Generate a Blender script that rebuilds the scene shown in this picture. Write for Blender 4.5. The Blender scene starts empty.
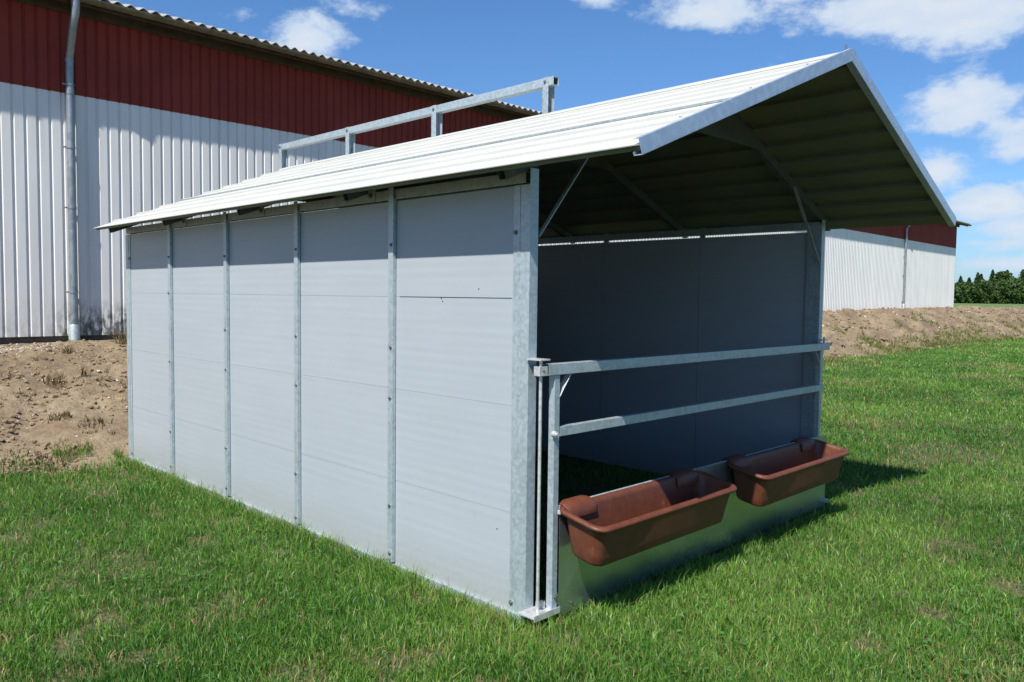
import bpy, bmesh, math, random
import numpy as np
from mathutils import Vector, Matrix

random.seed(7)
RNG = np.random.default_rng(11)
scene = bpy.context.scene
COL = scene.collection

# ------------------------------------------------------------------ dimensions (metres)
L = 5.13          # shelter length (y)
W = 3.22          # shelter width (x)
HP = 2.10         # wall panel height
EO = 0.28         # eave overhang
YF, YB = -0.826, 5.17
ZE, ZR = 2.160, 2.912   # roof top surface at eave / ridge
XR = W / 2
SL = (ZR - ZE) / (XR + EO)
PITCH = math.atan(SL)
BAY = [0.0, 1.045, 2.075, 3.09, 4.115, 5.13]
RAF = [0.03, 1.30, 2.60, 3.88, 5.10]

def roof_z(x):
    return ZE + SL * ((x + EO) if x < XR else (W + EO - x))

# ------------------------------------------------------------------ noise helpers
def _hash(ix, iy, s):
    h = (ix.astype(np.int64) * 374761393 + iy.astype(np.int64) * 668265263 + s * 1442695041) & 0xFFFFFFFF
    h = ((h ^ (h >> 13)) * 1274126177) & 0xFFFFFFFF
    h = h ^ (h >> 16)
    return (h & 0xFFFFFF) / float(0xFFFFFF)

def vnoise(x, y, s=0):
    ix = np.floor(x); iy = np.floor(y)
    fx = x - ix; fy = y - iy
    fx = fx * fx * (3 - 2 * fx); fy = fy * fy * (3 - 2 * fy)
    a = _hash(ix, iy, s); b = _hash(ix + 1, iy, s); c = _hash(ix, iy + 1, s); d = _hash(ix + 1, iy + 1, s)
    return (a * (1 - fx) + b * fx) * (1 - fy) + (c * (1 - fx) + d * fx) * fy

def fbm(x, y, o=4, s=0):
    r = np.zeros_like(x, dtype=float); a = 0.5; t = 0
    for k in range(o):
        r += a * vnoise(x * 2 ** k + 17.3 * k, y * 2 ** k - 9.1 * k, s + k); t += a; a *= 0.5
    return r / t

def smooth(a, b, x):
    t = np.clip((x - a) / (b - a), 0, 1)
    return t * t * (3 - 2 * t)

# ------------------------------------------------------------------ materials
def mat(name):
    m = bpy.data.materials.new(name); m.use_nodes = True
    nt = m.node_tree; nt.nodes.clear()
    out = nt.nodes.new('ShaderNodeOutputMaterial')
    b = nt.nodes.new('ShaderNodeBsdfPrincipled')
    nt.links.new(b.outputs[0], out.inputs['Surface'])
    return m, nt, b

def N(nt, t, **kw):
    n = nt.nodes.new(t)
    for k, v in kw.items(): setattr(n, k, v)
    return n

def coords(nt, scale=(1, 1, 1), src='Object'):
    tc = N(nt, 'ShaderNodeTexCoord'); mp = N(nt, 'ShaderNodeMapping')
    mp.inputs['Scale'].default_value = scale
    nt.links.new(tc.outputs[src], mp.inputs[0]); return mp.outputs[0]

def geo_pos(nt, scale=(1, 1, 1)):
    g = N(nt, 'ShaderNodeNewGeometry'); mp = N(nt, 'ShaderNodeMapping')
    mp.inputs['Scale'].default_value = scale
    nt.links.new(g.outputs['Position'], mp.inputs[0]); return mp.outputs[0]

def noise(nt, vec, scale, detail=4, rough=0.55):
    n = N(nt, 'ShaderNodeTexNoise'); n.inputs['Scale'].default_value = scale
    n.inputs['Detail'].default_value = detail; n.inputs['Roughness'].default_value = rough
    nt.links.new(vec, n.inputs['Vector']); return n.outputs['Fac']

def ramp(nt, fac, stops):
    r = N(nt, 'ShaderNodeValToRGB'); e = r.color_ramp.elements
    while len(e) < len(stops): e.new(0.5)
    for i, (p, c) in enumerate(stops):
        e[i].position = p; e[i].color = (*c, 1) if len(c) == 3 else c
    nt.links.new(fac, r.inputs[0]); return r.outputs[0]

def mixc(nt, fac, a, b, bt='MIX'):
    m = N(nt, 'ShaderNodeMix', data_type='RGBA', blend_type=bt)
    for sock, v in ((m.inputs[0], fac), (m.inputs[6], a), (m.inputs[7], b)):
        if isinstance(v, (int, float)): sock.default_value = v
        elif isinstance(v, tuple): sock.default_value = (*v, 1)
        else: nt.links.new(v, sock)
    return m.outputs[2]

def math_n(nt, op, a, b=None, c=None, clamp=False):
    m = N(nt, 'ShaderNodeMath', operation=op, use_clamp=clamp)
    for i, v in enumerate((a, b, c)):
        if v is None: continue
        if isinstance(v, (int, float)): m.inputs[i].default_value = v
        else: nt.links.new(v, m.inputs[i])
    return m.outputs[0]

def bump(nt, b, h, strength=0.3, dist=0.01):
    n = N(nt, 'ShaderNodeBump'); n.inputs['Strength'].default_value = strength
    n.inputs['Distance'].default_value = dist
    nt.links.new(h, n.inputs['Height']); nt.links.new(n.outputs[0], b.inputs['Normal'])

def galvanised(name, base=(0.42, 0.49, 0.52), metal=0.45, rough=0.42, dark=0.8, spangle=60):
    m, nt, b = mat(name)
    v = geo_pos(nt)
    vo = N(nt, 'ShaderNodeTexVoronoi'); vo.inputs['Scale'].default_value = spangle
    nt.links.new(v, vo.inputs['Vector'])
    sp = N(nt, 'ShaderNodeSeparateColor'); nt.links.new(vo.outputs['Color'], sp.inputs[0])
    n1 = noise(nt, v, 9, 5, 0.6)
    vs = geo_pos(nt, (30, 30, 2.0)); n2 = noise(nt, vs, 1.0, 4, 0.6)
    f = math_n(nt, 'ADD', math_n(nt, 'MULTIPLY', sp.outputs[0], 0.35), math_n(nt, 'ADD', math_n(nt, 'MULTIPLY', n1, 0.5), math_n(nt, 'MULTIPLY', n2, 0.3)))
    lo = tuple(c * dark for c in base); hi = tuple(min(1, c * 1.18) for c in base)
    c = ramp(nt, f, [(0.3, lo), (0.55, base), (0.85, hi)])
    nt.links.new(c, b.inputs['Base Color'])
    b.inputs['Metallic'].default_value = metal
    r = math_n(nt, 'ADD', math_n(nt, 'MULTIPLY', f, 0.25), rough - 0.12)
    nt.links.new(r, b.inputs['Roughness'])
    bump(nt, b, f, 0.08, 0.002)
    return m

M = {}
M['galv'] = galvanised('galvanised_steel')
M['galv_beam'] = galvanised('galvanised_steel_dull', (0.36, 0.41, 0.40), 0.4, 0.5, 0.75)
M['galv_sheet'] = galvanised('galvanised_sheet', (0.46, 0.54, 0.52), 0.90, 0.27, 0.93, 2)
M['trim'] = galvanised('roof_trim_steel', (0.42, 0.50, 0.58), 0.5, 0.4, 0.9, 40)
M['bar'] = galvanised('zinc_bar', (0.62, 0.63, 0.62), 0.5, 0.35)
M['pipe'] = galvanised('zinc_downpipe', (0.27, 0.30, 0.32), 0.55, 0.42, 0.7, 12)

def simple(name, col, rough=0.6, metal=0.0, var=0.15, sc=8, bumpy=0.0):
    m, nt, b = mat(name)
    v = geo_pos(nt); n1 = noise(nt, v, sc, 5, 0.6)
    lo = tuple(c * (1 - var) for c in col); hi = tuple(min(1, c * (1 + var)) for c in col)
    nt.links.new(ramp(nt, n1, [(0.3, lo), (0.7, hi)]), b.inputs['Base Color'])
    b.inputs['Roughness'].default_value = rough; b.inputs['Metallic'].default_value = metal
    if bumpy: bump(nt, b, n1, bumpy, 0.01)
    return m
M['bolt'] = simple('bolt_steel', (0.22, 0.23, 0.23), 0.35, 0.7)
M['dark'] = simple('dark_void', (0.015, 0.015, 0.015), 0.9)
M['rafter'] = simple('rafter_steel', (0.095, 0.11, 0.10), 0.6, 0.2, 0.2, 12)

# shelter wall panels: grey plank panels with fine horizontal ribs
def wall_mat(name, base):
    m, nt, b = mat(name)
    v = geo_pos(nt)
    n1 = noise(nt, v, 1.3, 5, 0.6)
    vs = geo_pos(nt, (1.2, 1.2, 26)); n2 = noise(nt, vs, 1.0, 3, 0.5)
    f = math_n(nt, 'ADD', math_n(nt, 'MULTIPLY', n1, 0.5), math_n(nt, 'MULTIPLY', n2, 0.5))
    c = ramp(nt, f, [(0.30, tuple(x * 0.95 for x in base)), (0.7, tuple(x * 1.04 for x in base))])
    # soil splash and wear close to the ground
    g = N(nt, 'ShaderNodeNewGeometry'); s = N(nt, 'ShaderNodeSeparateXYZ'); nt.links.new(g.outputs['Position'], s.inputs[0])
    low = math_n(nt, 'SUBTRACT', 1.0, math_n(nt, 'DIVIDE', s.outputs[2], 0.30), clamp=True)
    spl = math_n(nt, 'MULTIPLY', low, noise(nt, v, 38, 3, 0.7))
    spl = math_n(nt, 'MULTIPLY', spl, 0.8, clamp=True)
    sc_ = ramp(nt, noise(nt, geo_pos(nt, (1, 3.5, 1.2)), 2.6, 7, 0.72), [(0.60, (0, 0, 0)), (0.70, (1, 1, 1))])
    spl = math_n(nt, 'MAXIMUM', spl, math_n(nt, 'MULTIPLY', sc_, 0.10))
    c = mixc(nt, spl, c, (0.25, 0.24, 0.19))
    nt.links.new(c, b.inputs['Base Color'])
    b.inputs['Roughness'].default_value = 0.42
    w = N(nt, 'ShaderNodeTexWave', wave_type='BANDS', bands_direction='Z'); w.inputs['Scale'].default_value = 6.2
    nt.links.new(v, w.inputs['Vector'])
    hh = math_n(nt, 'ADD', w.outputs['Fac'], math_n(nt, 'MULTIPLY', n1, 1.2))
    bump(nt, b, hh, 0.07, 0.003)
    return m
M['wall'] = wall_mat('grey_plank_panel', (0.355, 0.390, 0.418))
M['walljoint'] = simple('panel_joint', (0.31, 0.335, 0.355), 0.8)

def roof_mats():
    m, nt, b = mat('white_roof_sheet')
    v = geo_pos(nt); n1 = noise(nt, v, 2.0, 5, 0.6)
    c = ramp(nt, n1, [(0.3, (0.485, 0.487, 0.45)), (0.7, (0.54, 0.54, 0.50))])
    nt.links.new(c, b.inputs['Base Color']); b.inputs['Roughness'].default_value = 0.5
    return m
M['rooftop'] = roof_mats()
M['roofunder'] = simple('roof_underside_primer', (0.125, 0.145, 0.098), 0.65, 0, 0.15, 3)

def plastic():
    m, nt, b = mat('brown_plastic')
    v = geo_pos(nt); n1 = noise(nt, v, 14, 5, 0.65); n2 = noise(nt, geo_pos(nt, (1, 1, .25)), 60, 3, 0.6)
    f = math_n(nt, 'ADD', math_n(nt, 'MULTIPLY', n1, 0.6), math_n(nt, 'MULTIPLY', n2, 0.4))
    c = ramp(nt, f, [(0.3, (0.085, 0.024, 0.011)), (0.6, (0.140, 0.042, 0.020)), (0.74, (0.24, 0.115, 0.075))])
    nt.links.new(c, b.inputs['Base Color'])
    r = math_n(nt, 'ADD', math_n(nt, 'MULTIPLY', n2, 0.3), 0.38); nt.links.new(r, b.inputs['Roughness'])
    bump(nt, b, n2, 0.06, 0.002)
    return m
M['plastic'] = plastic()

def barn_white():
    m, nt, b = mat('barn_white_cladding')
    v = geo_pos(nt)
    n1 = noise(nt, geo_pos(nt, (2, 2, 0.35)), 1.5, 5, 0.6)
    c = ramp(nt, n1, [(0.3, (0.65, 0.64, 0.61)), (0.7, (0.76, 0.75, 0.72))])
    # streaks
    n2 = noise(nt, geo_pos(nt, (14, 14, 0.25)), 1.0, 4, 0.6)
    st = ramp(nt, n2, [(0.60, (0, 0, 0)), (0.8, (1, 1, 1))])
    c = mixc(nt, math_n(nt, 'MULTIPLY', st, 0.22), c, (0.38, 0.37, 0.33))
    # mould at the foot of the wall, strongest beside the downpipe
    s = N(nt, 'ShaderNodeSeparateXYZ'); g = N(nt, 'ShaderNodeNewGeometry'); nt.links.new(g.outputs['Position'], s.inputs[0])
    low = math_n(nt, 'SUBTRACT', 1.0, math_n(nt, 'DIVIDE', math_n(nt, 'SUBTRACT', s.outputs[2], 0.95), 0.55), clamp=True)
    dx = math_n(nt, 'ABSOLUTE', math_n(nt, 'SUBTRACT', s.outputs[0], 1.6))
    near = math_n(nt, 'SUBTRACT', 1.0, math_n(nt, 'DIVIDE', dx, 0.95), clamp=True)
    near = math_n(nt, 'ADD', math_n(nt, 'MULTIPLY', near, 2.5), 0.2, clamp=True)
    n3 = noise(nt, geo_pos(nt, (10, 10, 4)), 1.6, 5, 0.7)
    k = math_n(nt, 'MULTIPLY', math_n(nt, 'MULTIPLY', low, near), ramp(nt, n3, [(0.38, (0, 0, 0)), (0.62, (1, 1, 1))]))
    c = mixc(nt, math_n(nt, 'MULTIPLY', math_n(nt, 'MULTIPLY', k, 1.8, clamp=True), 0.9), c, (0.07, 0.07, 0.055))
    nt.links.new(c, b.inputs['Base Color']); b.inputs['Roughness'].default_value = 0.45
    return m
M['barnwhite'] = barn_white()
M['barnred'] = simple('barn_red_cladding', (0.225, 0.037, 0.026), 0.75, 0, 0.14, 1.2)
M['barnred'].node_tree.nodes['Principled BSDF'].inputs['Specular IOR Level'].default_value = 0.2
M['plinth'] = simple('concrete_plinth', (0.10, 0.088, 0.070), 0.9, 0, 0.35, 9, 0.4)
M['soffit'] = simple('soffit_timber', (0.060, 0.042, 0.026), 0.85, 0, 0.35, 6, 0.3)
M['gutter'] = simple('weathered_gutter', (0.13, 0.105, 0.065), 0.75, 0.0, 0.45, 5, 0.2)
M['fibre'] = simple('fibre_cement_roof', (0.33, 0.33, 0.31), 0.9, 0, 0.3, 5, 0.3)
M['frontwood'] = simple('verge_board', (0.06, 0.045, 0.03), 0.8)

def dirt_mat():
    m, nt, b = mat('sandy_soil')
    v = geo_pos(nt)
    n1 = noise(nt, v, 0.9, 6, 0.6); n2 = noise(nt, v, 9, 6, 0.7); n3 = noise(nt, v, 70, 4, 0.7)
    f = math_n(nt, 'ADD', math_n(nt, 'MULTIPLY', n1, 0.45), math_n(nt, 'ADD', math_n(nt, 'MULTIPLY', n2, 0.33), math_n(nt, 'MULTIPLY', n3, 0.22)))
    c = ramp(nt, f, [(0.33, (0.085, 0.055, 0.032)), (0.45, (0.200, 0.140, 0.080)), (0.56, (0.31, 0.236, 0.145)), (0.7, (0.44, 0.355, 0.24))])
    nt.links.new(c, b.inputs['Base Color']); b.inputs['Roughness'].default_value = 0.95
    hh = math_n(nt, 'ADD', n2, math_n(nt, 'MULTIPLY', n3, 0.4)); bump(nt, b, hh, 0.9, 0.05)
    return m
M['dirt'] = dirt_mat()
M['clod'] = simple('soil_clod', (0.22, 0.155, 0.095), 0.95, 0, 0.5, 7, 0.5)
M['stone'] = simple('pale_stone', (0.46, 0.43, 0.38), 0.8, 0, 0.35, 9, 0.3)

def ground_mat():
    m, nt, b = mat('turf_soil')
    v = geo_pos(nt)
    n1 = noise(nt, v, 0.5, 5, 0.6); n2 = noise(nt, v, 30, 5, 0.7)
    near = ramp(nt, n2, [(0.35, (0.040, 0.056, 0.016)), (0.52, (0.095, 0.095, 0.040)), (0.70, (0.26, 0.20, 0.11))])
    far = ramp(nt, math_n(nt, 'ADD', math_n(nt, 'MULTIPLY', n1, 0.6), math_n(nt, 'MULTIPLY', n2, 0.4)),
               [(0.35, (0.075, 0.140, 0.025)), (0.65, (0.120, 0.185, 0.042))])
    s = N(nt, 'ShaderNodeSeparateXYZ'); g = N(nt, 'ShaderNodeNewGeometry'); nt.links.new(g.outputs['Position'], s.inputs[0])
    d = math_n(nt, 'DIVIDE', math_n(nt, 'SUBTRACT', s.outputs[0], 14.0), 22.0, clamp=True)
    c = mixc(nt, d, near, far)
    nt.links.new(c, b.inputs['Base Color']); b.inputs['Roughness'].default_value = 0.95
    bump(nt, b, n2, 0.7, 0.04)
    return m
M['ground'] = ground_mat()

def leafy(name, rough=0.5, trans=0.35, attr='blade_colour'):
    m = bpy.data.materials.new(name); m.use_nodes = True; nt = m.node_tree; nt.nodes.clear()
    out = N(nt, 'ShaderNodeOutputMaterial'); b = N(nt, 'ShaderNodeBsdfPrincipled')
    a = N(nt, 'ShaderNodeAttribute', attribute_name=attr)
    nt.links.new(a.outputs['Color'], b.inputs['Base Color']); b.inputs['Roughness'].default_value = rough
    b.inputs['Specular IOR Level'].default_value = 0.35
    t = N(nt, 'ShaderNodeBsdfTranslucent'); nt.links.new(mixc(nt, 1.0, a.outputs['Color'], (1.3, 1.5, 0.7), 'MULTIPLY'), t.inputs['Color'])
    mx = N(nt, 'ShaderNodeMixShader'); mx.inputs[0].default_value = trans
    nt.links.new(b.outputs[0], mx.inputs[1]); nt.links.new(t.outputs[0], mx.inputs[2]); nt.links.new(mx.outputs[0], out.inputs['Surface'])
    return m
M['grass'] = leafy('grass_blade', 0.42)
M['leaf'] = leafy('tree_foliage', 0.6, 0.2)
M['bark'] = simple('bark', (0.10, 0.075, 0.05), 0.9, 0, 0.3, 10, 0.4)

# ------------------------------------------------------------------ object helpers
def link(o, parent=None):
    COL.objects.link(o)
    if parent is not None: o.parent = parent
    return o

def tag(o, label=None, cat=None, group=None, kind=None):
    if label: o['label'] = label
    if cat: o['category'] = cat
    if group: o['group'] = group
    if kind: o['kind'] = kind
    return o

def empty(name, loc=(0, 0, 0)):
    o = bpy.data.objects.new(name, None); o.location = loc; o.empty_display_size = 0.2
    return link(o)

class MB:
    """collects simple shapes into one mesh; coordinates are world, converted to the parent's frame"""
    def __init__(s): s.v = []; s.f = []; s.m = []; s.smooth = []
    def add(s, vs, fs, mi=0, sm=False):
        n = len(s.v); s.v += [tuple(v) for v in vs]
        for f in fs: s.f.append(tuple(i + n for i in f)); s.m.append(mi); s.smooth.append(sm)
        return s
    def box(s, x0, x1, y0, y1, z0, z1, mi=0):
        x0, x1 = sorted((x0, x1)); y0, y1 = sorted((y0, y1)); z0, z1 = sorted((z0, z1))
        return s.add([(x0, y0, z0), (x1, y0, z0), (x1, y1, z0), (x0, y1, z0), (x0, y0, z1), (x1, y0, z1), (x1, y1, z1), (x0, y1, z1)],
              [(0, 3, 2, 1), (4, 5, 6, 7), (0, 1, 5, 4), (1, 2, 6, 5), (2, 3, 7, 6), (3, 0, 4, 7)], mi)
    def prism(s, poly, ext, mi=0, caps=True):
        """poly: list of 3D points (closed ring), ext: vector"""
        n = len(poly); e = Vector(ext); a = [Vector(p) for p in poly]; b = [p + e for p in a]
        fs = [(i, (i + 1) % n, n + (i + 1) % n, n + i) for i in range(n)]
        if caps: fs += [tuple(range(n - 1, -1, -1)), tuple(range(n, 2 * n))]
        return s.add(a + b, fs, mi)
    def bar(s, p, q, w, h, up=(0, 0, 1), mi=0, hollow=0.0):
        """rectangular bar from p to q; w sideways, h along up"""
        p = Vector(p); q = Vector(q); d = (q - p).normalized(); sd = d.cross(Vector(up)).normalized(); u = sd.cross(d)
        def ring(c, ww, hh): return [c + sd * sx * ww / 2 + u * sz * hh / 2 for sx, sz in ((-1, -1), (1, -1), (1, 1), (-1, 1))]
        if not hollow:
            return s.add(ring(p, w, h) + ring(q, w, h), [(0, 1, 2, 3), (7, 6, 5, 4), (0, 4, 5, 1), (1, 5, 6, 2), (2, 6, 7, 3), (3, 7, 4, 0)], mi)
        t = hollow
        vs = ring(p, w, h) + ring(q, w, h) + ring(p, w - 2 * t, h - 2 * t) + ring(q, w - 2 * t, h - 2 * t)
        fs = []
        for i in range(4):
            j = (i + 1) % 4
            fs += [(i, 4 + i, 4 + j, j), (8 + i, 8 + j, 12 + j, 12 + i), (i, j, 8 + j, 8 + i), (4 + i, 12 + i, 12 + j, 4 + j)]
        return s.add(vs, fs, mi)
    def tube(s, pts, r, n=12, mi=0, caps=True):
        pts = [Vector(p) for p in pts]; rs = r if isinstance(r, (list, tuple)) else [r] * len(pts)
        rings = []; ref = Vector((1, 0, 0)) if abs((pts[-1] - pts[0]).normalized().x) < 0.8 else Vector((0, 1, 0))
        for i, p in enumerate(pts):
            d = (pts[min(i + 1, len(pts) - 1)] - pts[max(i - 1, 0)]).normalized()
            a = d.cross(ref).normalized(); b = d.cross(a)
            rings.append([p + (a * math.cos(t) + b * math.sin(t)) * rs[i] for t in [2 * math.pi * k / n for k in range(n)]])
        vs = [v for rg in rings for v in rg]; fs = []
        for i in range(len(pts) - 1):
            for k in range(n): fs.append((i * n + k, i * n + (k + 1) % n, (i + 1) * n + (k + 1) % n, (i + 1) * n + k))
        s.add(vs, fs, mi, True)
        if caps: s.add(rings[0], [tuple(range(n))], mi); s.add(rings[-1], [tuple(range(n - 1, -1, -1))], mi)
        return s
    def build(s, name, mats, parent=None, bevel=0.0, label=None):
        me = bpy.data.meshes.new(name)
        off = Vector((0, 0, 0))
        if parent is not None:
            p = parent
            while p is not None: off = off + p.location; p = p.parent
        me.from_pydata([tuple(Vector(v) - off) for v in s.v], [], s.f)
        for m in (mats if isinstance(mats, (list, tuple)) else [mats]): me.materials.append(m)
        me.polygons.foreach_set('material_index', s.m); me.polygons.foreach_set('use_smooth', s.smooth)
        bm = bmesh.new(); bm.from_mesh(me); bmesh.ops.recalc_face_normals(bm, faces=bm.faces); bm.to_mesh(me); bm.free()
        me.update()
        o = bpy.data.objects.new(name, me); link(o, parent)
        if bevel:
            b = o.modifiers.new('Bevel', 'BEVEL'); b.width = bevel; b.segments = 2; b.limit_method = 'ANGLE'; b.angle_limit = math.radians(50)
        if label: o['label'] = label
        return o

def copy_tree(o, parent=None, dloc=(0, 0, 0)):
    c = o.copy(); COL.objects.link(c); c.parent = parent
    c.location = o.location + Vector(dloc)
    for ch in list(o.children): copy_tree(ch, c)
    return c

def bolt(parent, p, axis='x', sgn=-1, r=0.009, h=0.010):
    p = Vector(p); d = {'x': Vector((sgn, 0, 0)), 'y': Vector((0, sgn, 0)), 'z': Vector((0, 0, sgn))}[axis]
    return MB().tube([p, p + d * 0.003], r * 1.5, 10).tube([p + d * 0.003, p + d * h], r, 6).build('bolt', M['bolt'], parent)

# ================================================================== THE SHELTER
shed = tag(empty('field_shelter', (0, 0, 0)), 'open fronted grey panel animal shelter with white gabled sheet roof standing on the lawn', 'shelter')

PT = 0.03   # panel thickness
def wall_panels(xface, sgn):
    """side wall: outer face at x = xface, sgn = outward direction"""
    for i in range(5):
        y0 = BAY[i] + (0.028 if i else 0.012); y1 = BAY[i + 1] - (0.0 if i < 4 else 0.012)
        y0 = BAY[i] + 0.002 if i else 0.006; y1 = BAY[i + 1] - 0.002
        b = MB(); zs = [0.012, 0.52, 1.045, 1.566, HP]
        for k in range(4):
            if k == 3 and sgn > 0: zs[4] = HP - 0.010
            b.box(xface, xface - sgn * PT, y0, y1, zs[k] + (0.0006 if k else 0), zs[k + 1] - (0.0006 if k < 3 else 0))
        b.box(xface - sgn * 0.008, xface - sgn * (PT - 0.008), y0 + .001, y1 - .001, 0.02, zs[4] - 0.004, 1)
        b.build('wall_panel', [M['wall'], M['walljoint']], shed)
        if i == 0 and sgn < 0:
            MB().box(-0.0012, 0.01, 0.106, 0.99, 1.5645, 1.568).build('panel_gap', M['dark'], shed)
            for (yy, zz) in ((0.34, 1.61), (0.62, 1.545), (0.63, 1.56), (0.19, 0.42)): MB().tube([(0.004, yy, zz), (-0.001, yy, zz)], 0.004, 8).build('screw_hole', M['dark'], shed)
wall_panels(0.0, -1)
wall_panels(W, 1)
# back wall
for i in range(3):
    xa = 0.035 + i * (W - 0.07) / 3; xb = 0.035 + (i + 1) * (W - 0.07) / 3 - 0.004
    b = MB(); zs = [0.012, 0.52, 1.045, 1.566, HP]
    for k in range(4): b.box(xa, xb, L - PT, L, zs[k] + (0.0015 if k else 0), zs[k + 1] - (0.0015 if k < 3 else 0))
    b.box(xa + .001, xb - .001, L - PT + 0.008, L - 0.008, 0.02, HP - 0.004, 1)
    b.build('wall_panel', [M['wall'], M['walljoint']], shed)

def batten(x, sgn, y):
    o = x + sgn * 0.003; b = MB(); w = 0.046; d = 0.022
    # shallow top-hat section: flat crown and two side webs
    b.box(o + sgn * (d - 0.003), o + sgn * d, y - w / 2, y + w / 2, 0.05, HP + 0.075)
    b.box(o, o + sgn * (d - 0.003), y - w / 2, y - w / 2 + 0.003, 0.05, HP + 0.012)
    b.box(o, o + sgn * (d - 0.003), y + w / 2 - 0.003, y + w / 2, 0.05, HP + 0.012)
    bt = b.build('batten', M['galv'], shed, 0.0015)
    for z in (0.12, 0.40, 1.0, 1.28 if y < 3.5 else 1.545, 1.86):
        bolt(bt, (o + sgn * d, y + random.uniform(-.006, .006), z + random.uniform(-.03, .03)), 'x', sgn, 0.007)
    # inner strip
    return bt
for y in BAY[1:5]:
    batten(0.0, -1, y); batten(W, 1, y)
for i in (1, 2):
    xx = 0.035 + i * (W - 0.07) / 3
    MB().box(xx - 0.023, xx + 0.023, L + .002, L + 0.022, 0.05, HP).build('batten', M['galv'], shed, 0.0015)

# corner posts (channel: wide flange on the side wall, narrow face to the front)
def corner_post(x, sgn, front=True):
    ys = -1 if front else 1
    yc = 0.0 if front else L
    b = MB()
    o = x + sgn * 0.002
    b.box(o, o + sgn * 0.003, yc + ys * 0.0105, yc - ys * 0.094, 0.0, HP + 0.002)                # flange on wall
    b.box(o + sgn * 0.003, o + sgn * 0.006, yc - ys * 0.050, yc - ys * 0.060, 0.0, HP - 0.002)     # stiffening bead
    b.box(o + sgn * 0.003, x - sgn * 0.052, yc + ys * 0.0108, yc + ys * 0.014, 0.0, roof_z(x) - 0.095 if front else HP)   # front face
    b.box(x - sgn * 0.048, x - sgn * 0.052, yc + ys * 0.0105, yc - ys * 0.10, 0.0, HP + 0.04)    # inner return
    b.box(x - sgn * 0.0475, x - sgn * 0.016 - sgn * PT, yc - ys * 0.096, yc - ys * 0.10, 0.0, HP)
    p = b.build('corner_post', M['galv'], shed, 0.002)
    for z in (0.08, 1.88):
        bolt(p, (o + sgn * 0.004, yc - ys * 0.08, z), 'x', sgn, 0.008)
    return p
corner_post(0.0, -1); corner_post(W, 1); corner_post(0.0, -1, False); corner_post(W, 1, False)

# base angle rails
for x, s in ((0.0, -1), (W, 1)):
    b = MB(); b.box(x + s * 0.017, x + s * 0.020, 0.0, L, -0.02, 0.036).box(x + s * 0.0005, x + s * 0.020, 0.0, L, 0.0365, 0.039)
    b.build('base_rail', M['galv'], shed, 0.001)
MB().box(0, W, L + 0.024, L + 0.03, -0.02, 0.05).build('base_rail', M['galv'], shed, 0.001)

# eave beams on top of the side walls
for x, s in ((0.0, -1), (W, 1)):
    b = MB().bar((x - s * 0.014, 0.012, HP + 0.036), (x - s * 0.014, L - 0.012, HP + 0.036), 0.05, 0.055, hollow=0.003)
    bm_ = b.build('eave_beam', M['galv_beam'], shed, 0.002)
    for y in RAF[1:4]:
        # joining plates with bolt on the beam face
        pl_ = MB().box(x + s * 0.012, x + s * 0.016, y - 0.09, y + 0.05, HP + 0.008, HP + 0.078).build('beam_plate', M['galv_beam'], shed, 0.001)
        bolt(pl_, (x + s * 0.016, y - 0.05, HP + 0.045), 'x', s, 0.010)

# rafters: hollow rectangular tubes in pairs
RH = 0.06
def rz(x): return roof_z(x) - 0.042 - RH / 2 / math.cos(PITCH)
for y in RAF:
    for s in (0, 1):
        xa = -0.155 if s == 0 else W + 0.155
        xr = XR - 0.002 if s == 0 else XR + 0.002
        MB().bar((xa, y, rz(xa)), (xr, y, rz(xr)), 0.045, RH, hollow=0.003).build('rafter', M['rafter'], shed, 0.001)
    # apex gusset plate
    if True:
        yy = y - 0.0265; zb = 2.585; hx = (rz(XR) + 0.02 - zb) / SL
        zt = rz(XR) + 0.02
        zl = rz(XR - 0.62) - 0.025
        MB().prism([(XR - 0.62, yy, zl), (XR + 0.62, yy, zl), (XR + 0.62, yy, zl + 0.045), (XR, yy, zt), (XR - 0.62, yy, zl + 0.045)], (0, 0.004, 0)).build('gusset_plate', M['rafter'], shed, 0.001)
    # knee braces from post to rafter
    if y in (RAF[0], RAF[-1]):
        for s in (0, 1):
            f = (lambda x: x) if s == 0 else (lambda x: W - x)
            b = MB().bar((f(0.065), y - 0.03 if y < 1 else y + .03, 1.86), (f(0.50), y - 0.03 if y < 1 else y + .03, rz(0.50) - 0.02), 0.022, 0.006, up=(1, 0, 1) if s == 0 else (-1, 0, 1))
            b.build('knee_brace', M['galv_beam'], shed)

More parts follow.
